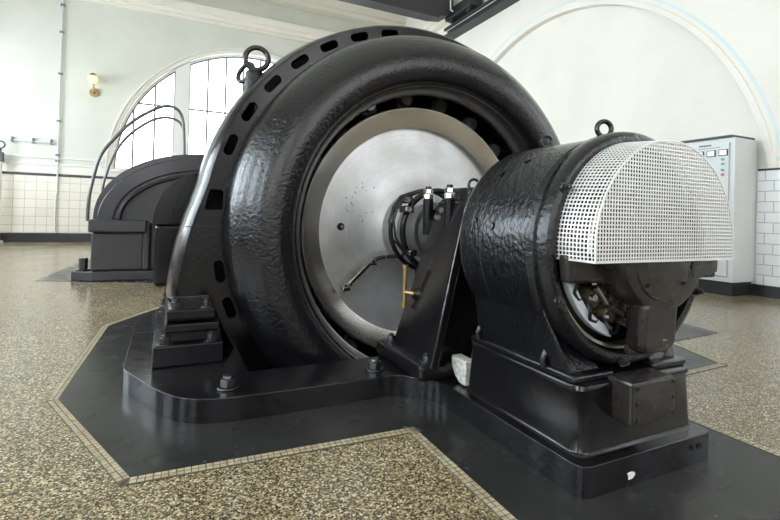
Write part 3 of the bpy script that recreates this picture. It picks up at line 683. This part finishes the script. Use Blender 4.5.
# feet
for s_ in (0, 1):
    m_ = (lambda x: x) if s_ == 0 else mir
    def bx(q, x0, x1, *r): a, b = sorted((m_(x0), m_(x1))); return q.box(a, b, *r)
    q = MB(); bx(q, -.062, .31, 2.84, 3.95, BH, .235); fb_ = q.build('foot_block', 'cast_soft', gen, 0, .008)
    q = MB(); bx(q, .0, .30, 2.90, 3.85, .235, .30); bx(q, -.005, .29, 2.88, 3.85, .295, .345); bx(q, .005, .27, 2.93, 3.8, .345, .375); q.build('packing_block', 'cast_soft', gen, 0, .010)
    q = MB(); bx(q, .005, .262, 2.86, 3.85, .372, .428); fl = q.build('foot_flange', 'cast_soft', gen, 0, .008)
    q = MB(); bx(q, .03, .25, 3.08, 3.75, .42, .47); q.build('foot_web', 'cast', gen, 0, .008)
    for x, y, z, r_ in ((.0, 2.88, .235, .030), (.25, 2.90, .235, .030), (.05, 2.90, .428, .024), (.22, 2.90, .428, .024), (0., 3.8, .235, .03)):
        hexbolt(MB(), (m_(x), y, z), r_, .035, r_*1.5).build('foot_bolt', 'bolt', fl, 30, .002)
# lifting lugs
for s_ in (0, 1):
    m_ = (lambda x: x) if s_ == 0 else mir
    q = MB(); q.cyl((m_(.53), 3.46, 1.70), (m_(.535), 3.46, 2.0), .095, .066, n=28); q.cyl((m_(.535), 3.46, 2.0), (m_(.535), 3.46, 2.015), .066, .058, n=28)
    lg = q.build('lifting_boss', 'cast', gen, 40)
    q = MB(); q.torus((m_(.54), 3.42, 2.10), .080, .019, (Vector((.97, -.24, 0)), Vector((0, 0, 1)))); q.build('lifting_ring', 'cast', lg, 40)
    q = MB(); q.torus((m_(.475), 3.50, 2.01), .075, .017, (Vector((.5, -.3, .8)).normalized(), Vector((-.3, .85, .5)).normalized())); q.build('shackle', 'cast', lg, 40)

# ------------------------------------------------------------------ far turbine
tb = thing('turbine_casing', (.55, 8.1, 0), 'low arched grey-black turbine casing behind the generator, in front of the arched window', 'turbine')
MB().loops([[(-1.16, 7.40), (-.9, 7.25), (2.0, 7.25), (2.3, 7.40), (2.3, 9.4), (-1.16, 9.4)]], lambda a, b, t: (a, b, t), .13).build('base', 'greycast', tb, 0, .015)
def ell(cx, cz, rx, rz, n=40, p=2.0):
    out = []
    for i in range(n+1):
        a = PI-PI*i/n; c, s = math.cos(a), math.sin(a)
        out.append((cx+rx*math.copysign(abs(c)**(2/p), c), cz+rz*abs(s)**(2/p)))
    return out
def eprism(cx, cz, rx, rz, y0, y1, name, m, zb=None, bev=.03, p=2.0):
    L = ell(cx, cz, rx, rz, 48, p)
    if zb is not None: L = [(L[0][0], zb)]+L+[(L[-1][0], zb)]
    q = MB(); q.loops([L], lambda a, b, t: (a, y0+t, b), y1-y0); return q.build(name, m, tb, 35, bev, 3)
eprism(.55, .82, 1.49, 1.01, 7.45, 9.1, 'hood', 'greycast', None, .06, 2.15)
# raised arch rib on hood face
def band2(cx, cz, rx, rz, w, y0, y1, name, m, a0=0, a1=180):
    o = []; i_ = []
    for k in range(41):
        a = R(a0+(a1-a0)*k/40); o.append((cx-rx*math.cos(a), cz+rz*math.sin(a))); i_.append((cx-(rx-w)*math.cos(a), cz+(rz-w)*math.sin(a)))
    q = MB(); q.loops([o+i_[::-1]], lambda a, b, t: (a, y0+t, b), y1-y0); return q.build(name, m, tb, 35, .015, 2)
band2(.55, .82, 1.20, .72, .05, 7.39, 7.47, 'arch_rib', 'dark')
band2(.55, .82, 1.44, .96, .20, 7.42, 7.47, 'hood_rim', 'greycast')
for s_ in (0, 1):
    m_ = (lambda x: x) if s_ == 0 else (lambda x: 1.10-x)
    def bx(q, x0, x1, *r): a, b = sorted((m_(x0), m_(x1))); return q.box(a, b, *r)
    q = MB(); bx(q, -.96, -.27, 7.2, 9.1, .66, .83); q.build('split_flange', 'greycast', tb, 0, .02)
    q = MB(); bx(q, -.93, -.30, 7.28, 9.05, .13, .66); q.build('lower_box', 'greycast', tb, 0, .03)
    q = MB(); bx(q, -.32, -.22, 7.26, 7.5, .13, .80); q.build('corner_rib', 'greycast', tb, 0, .03)
    for x in (-1.03, -.25):
        q = MB(); a, b = m_(x), 7.45
        q.cyl((a, b, .13), (a, b, .15), .09, n=20); q.cyl((a, b, .15), (a, b, .30), .055, n=6); q.build('foundation_bolt', 'bolt', tb, 30, .005)
MB().box(-.23, 1.33, 7.32, 8.9, .13, .82).build('centre_box', 'greycast', tb, 0, .02)
eprism(.62, .80, .80, .72, 6.55, 7.5, 'end_cover', 'black', None, .10, 2.3)
MB().box(-.16, 1.40, 6.60, 7.4, .0, .80).build('outlet_box', 'black', tb, 0, .05, 3)
# arched rail over the casing
def rail(path, label, y0):
    P = []
    # Catmull-Rom smoothing
    pts = [path[0]]+path+[path[-1]]
    for i in range(1, len(pts)-2):
        p0, p1, p2, p3 = [Vector(q) for q in pts[i-1:i+3]]
        for k in range(6):
            t_ = k/6; P.append(.5*((2*p1)+(p2-p0)*t_+(2*p0-5*p1+4*p2-p3)*t_*t_+(3*p1-p0-3*p2+p3)*t_**3))
    P.append(Vector(path[-1]))
    return MB().tube(P, .022, 12)
k_ = 1.046
RA = [(-1.005, .80), (-1.003, 1.01), (-.978, 1.26), (-.885, 1.69), (-.73, 1.945), (-.51, 2.22), (-.24, 2.43), (-.066, 2.504), (.077, 2.463), (.148, 2.308), (.17, 2.028), (.184, 1.75)]
o = rail([(x, 7.5, z) for x, z in RA], '', 7.5).build('handrail_pipe', 'pipe', None, 60)
tag(o, 'nearer and taller of the two arched grey pipes over the far turbine casing', 'pipe', 'arched pipes over the turbine')
RB = [(-1.0, .82), (-.998, 1.2), (-.994, 1.345), (-.956, 1.529), (-.859, 1.852), (-.673, 2.186), (-.361, 2.474), (-.114, 2.579), (.096, 2.543), (.18, 2.40), (.20, 2.1), (.20, 1.78)]
o = rail([(x, 8.9, z) for x, z in RB], '', 8.9).build('handrail_pipe', 'pipe', None, 60)
tag(o, 'farther and lower-looking of the two arched grey pipes over the far turbine casing', 'pipe', 'arched pipes over the turbine')

# ------------------------------------------------------------------ wall lamp, conduit, stand pipe
lp = thing('wall_lamp', (-2.0, Y1-.15, 4.2), 'small brass wall lamp with a yellow glass globe left of the arched window', 'lamp')
q = MB(); q.cyl((-2.0, Y1, 4.22), (-2.0, Y1-.04, 4.22), .12, n=24); q.tube([(-2.0, Y1-.02, 4.22), (-2.0, Y1-.16, 4.22), (-2.0, Y1-.20, 4.27), (-2.0, Y1-.20, 4.46)], .022, 10); q.build('arm', 'brass', lp, 40)
q = MB(); q.bm.free(); q.bm = bmesh.new(); bmesh.ops.create_uvsphere(q.bm, u_segments=24, v_segments=14, radius=.12, matrix=Matrix.Translation((-2.02, Y1-.2, 4.56)) @ Matrix.Scale(1.1, 4, (0, 0, 1))); q.build('globe', 'lamp', lp, 60)
q = MB(); q.cyl((-2.02, Y1-.2, 4.63), (-2.02, Y1-.2, 4.72), .10, .05, n=20); q.cyl((-2.02, Y1-.2, 4.44), (-2.02, Y1-.2, 4.49), .05, .07, n=20); q.build('cap', 'brass', lp, 40)
q = MB(); q.tube([(-2.80, Y1-.05, 2.35), (-2.80, Y1-.05, ZC-.1)], .022, 8); q.tube([(-2.80, Y1-.065, .25), (-2.81, Y1-.065, 1.3), (-2.78, Y1-.065, 1.36), (-2.79, Y1-.065, 2.35)], .018, 8)
cd = q.build('wall_conduit', 'cabinet', None, 40); tag(cd, 'thin pale vertical conduit running up the back wall left of the wall lamp', 'conduit')
for z in (2.2, 2.36, 3.3, 4.6, 5.75, 6.5): MB().box(-2.845, -2.755, Y1-.08, Y1, z, z+.05).build('clip', 'muntin', cd, 0)
q = MB(); q.tube([(-4.0, Y1-.06, 2.72), (-2.84, Y1-.06, 2.70)], .02, 8); hc = q.build('wall_conduit', 'cabinet', None, 40)
tag(hc, 'short thin horizontal conduit on the back wall above the tiles at the far left', 'conduit')
for x in (-3.8, -3.35, -2.95): MB().box(x-.02, x+.02, Y1-.09, Y1, 2.66, 2.80).build('clip', 'muntin', hc, 0)
q = MB(); q.cyl((-4.0, Y1-.2, 0), (-4.0, Y1-.2, 2.1), .05, n=16); q.cyl((-4.0, Y1-.2, 0), (-4.0, Y1-.2, .05), .12, n=16)
sp = q.build('stand_pipe', 'white', None, 40); tag(sp, 'white upright pipe with a dark valve top at the far left', 'pipe')
q = MB(); q.box(-4.07, -3.93, Y1-.27, Y1-.13, 2.1, 2.35); q.torus((-4.0, Y1-.2, 2.55), .09, .02, 'y', 20, 8); q.cyl((-4.0, Y1-.2, 2.35), (-4.0, Y1-.2, 2.47), .03, n=12); q.build('valve', 'cabdark', sp, 30)

# ------------------------------------------------------------------ switch cabinet
cb = thing('control_cabinet', (7.3, 4.6, 0), 'tall pale grey control cabinet with meters and lamps against the right wall', 'cabinet')
CX, CY0, CY1, CZ0, CZ1 = 7.05, 3.69, 5.5, .19, 2.215
MB().box(CX+.005, X1-.08, CY0+.005, CY1, 0, CZ0).build('plinth', 'band', cb, 0, .004)
bd = MB().box(CX, X1-.002, CY0, CY1, CZ0, CZ1).build('body', 'cabinet', cb, 0, .008)
MB().box(CX-.02, X1-.01, CY0+.03, CY1, CZ1+.002, CZ1+.035).build('top_cap', 'cabdark', cb, 0)
y = CY0
for k, (a, b) in enumerate(((3.75, 4.55), (4.60, 5.44))):
    d = MB().box(CX-.012, CX-.001, a, b, .26, 2.15).build('door', 'cabinet', cb, 0, .004)
    MB().box(CX-.016, CX-.012, a+.0, a+.012, .26, 2.15).box(CX-.016, CX-.012, b-.012, b, .26, 2.15).box(CX-.016, CX-.012, a, b, .26, .272).build('door_gasket', 'grey', d, 0)
    dz = a-3.75
    MB().box(CX-.016, CX-.012, a+.13, a+.48, 2.085, 2.095).build('label_strip', 'grey', d, 0)
    q = MB()
    for i in range(8):
        yy = a+.25+i*.022
        q.box(CX-.015, CX-.012, yy, yy+.013, 2.118, 2.145)
    q.build('name_marking', 'cabdark', d, 0)
    for ya in (3.775, 3.935, 4.095):
        ya += dz
        m1 = MB().box(CX-.030, CX-.012, ya, ya+.115, 1.965, 2.055).build('meter', 'cabdark', d, 0)
        MB().box(CX-.033, CX-.030, ya+.01, ya+.105, 1.974, 2.046).build('meter_face', 'dial', m1, 0)
    for z, c in ((1.915, 'green'), (1.85, 'grey'), (1.765, 'green'), (1.70, 'red')):
        q = MB(); q.cyl((CX-.012, 3.838+dz, z), (CX-.03, 3.838+dz, z), .021, n=18); q.build('indicator_lamp', c, d, 40)

# ------------------------------------------------------------------ travelling crane
cr = thing('overhead_crane', (4.5, 11.6, 6.5), 'black travelling crane girder high under the ceiling at top centre', 'crane')
q = MB()
q.loops([[(X0+1, 6.55), (6.5, 6.58), (6.9, 6.64), (7.1, 6.78), (7.1, 7.6), (X0+1, 7.6)]], lambda a, b, t: (a, 11.0+t, b), .5)
q.build('girder', 'crane', cr, 0, .02)
MB().box(X0+1, 6.6, 10.92, 11.0, 6.50, 6.56).build('girder_flange', 'crane', cr, 0)
q = MB(); q.box(7.12, 7.5, 10.2, 11.5, 6.70, 6.98); ec = q.build('end_carriage', 'crane', cr, 0, .02)
for y in (10.45, 11.3):
    q = MB(); q.cyl((7.2, y, 6.72), (7.4, y, 6.72), .11, n=24); q.build('wheel', 'crane', ec, 40)
q = MB(); q.tube([(6.9, 10.9, 7.5), (6.9, 10.85, 6.75), (6.95, 10.8, 6.7)], .02, 8); q.build('cable_drop', 'cabinet', cr, 40)
q = MB(); q.box(7.25, X1, Y0, 11.75, 6.34, 6.40).box(7.25, X1, Y0, 11.75, 6.54, 6.58).box(7.38, 7.42, Y0, 11.75, 6.40, 6.54).box(7.26, 7.34, Y0, 11.75, 6.58, 6.61)
tag(q.build('crane_rail', 'crane', None, 0), 'long black steel crane rail beam running along the top of the right wall', 'rail')
q = MB(); q.tube([(7.242, Y0, 6.47), (7.242, 11.7, 6.47)], .012, 6)
tag(q.build('contact_wire', 'cabinet', None, 0), 'thin pale wire strung beside the crane rail on the right wall', 'wire')

# ------------------------------------------------------------------ camera and light
cam = bpy.data.cameras.new('camera'); co = bpy.data.objects.new('camera', cam); C.objects.link(co)
yaw, pit, rol = R(25.62), R(-.52), R(1.59)
fw = Vector((math.sin(yaw), math.cos(yaw), 0)); rt = Vector((math.cos(yaw), -math.sin(yaw), 0)); up = Vector((0, 0, 1))
f2 = fw*math.cos(pit)-up*math.sin(pit); u2 = up*math.cos(pit)+fw*math.sin(pit)
r3 = rt*math.cos(rol)+u2*math.sin(rol); u3 = u2*math.cos(rol)-rt*math.sin(rol)
co.matrix_world = Matrix((( r3.x, u3.x, -f2.x, 0), (r3.y, u3.y, -f2.y, 0), (r3.z, u3.z, -f2.z, 1), (0, 0, 0, 1)))
cam.sensor_width = 36; cam.lens = 460.57/780*36; cam.shift_y = -(260-210.71)/780; cam.clip_start = .05
bpy.context.scene.camera = co
def area(name, loc, rot, sx, sy, e, col):
    l = bpy.data.lights.new(name, 'AREA'); l.shape = 'RECTANGLE'; l.size = sx; l.size_y = sy; l.energy = e; l.color = col
    o = bpy.data.objects.new(name, l); o.location = loc; o.rotation_euler = rot; C.objects.link(o); return o
w = bpy.data.worlds.new('world'); bpy.context.scene.world = w; w.use_nodes = True
w.node_tree.nodes['Background'].inputs[0].default_value = (.85, .93, 1, 1); w.node_tree.nodes['Background'].inputs[1].default_value = 1.0
sc = bpy.context.scene
sc.view_settings.view_transform = 'Standard'; sc.view_settings.look = 'None'; sc.view_settings.gamma = 1; sc.view_settings.exposure = 0.15
sc.view_settings.use_curve_mapping = False
sc.cycles.use_denoising = True
sc.cycles.max_bounces = 8; sc.cycles.diffuse_bounces = 5; sc.cycles.glossy_bounces = 4
sc.cycles.sample_clamp_indirect = 6
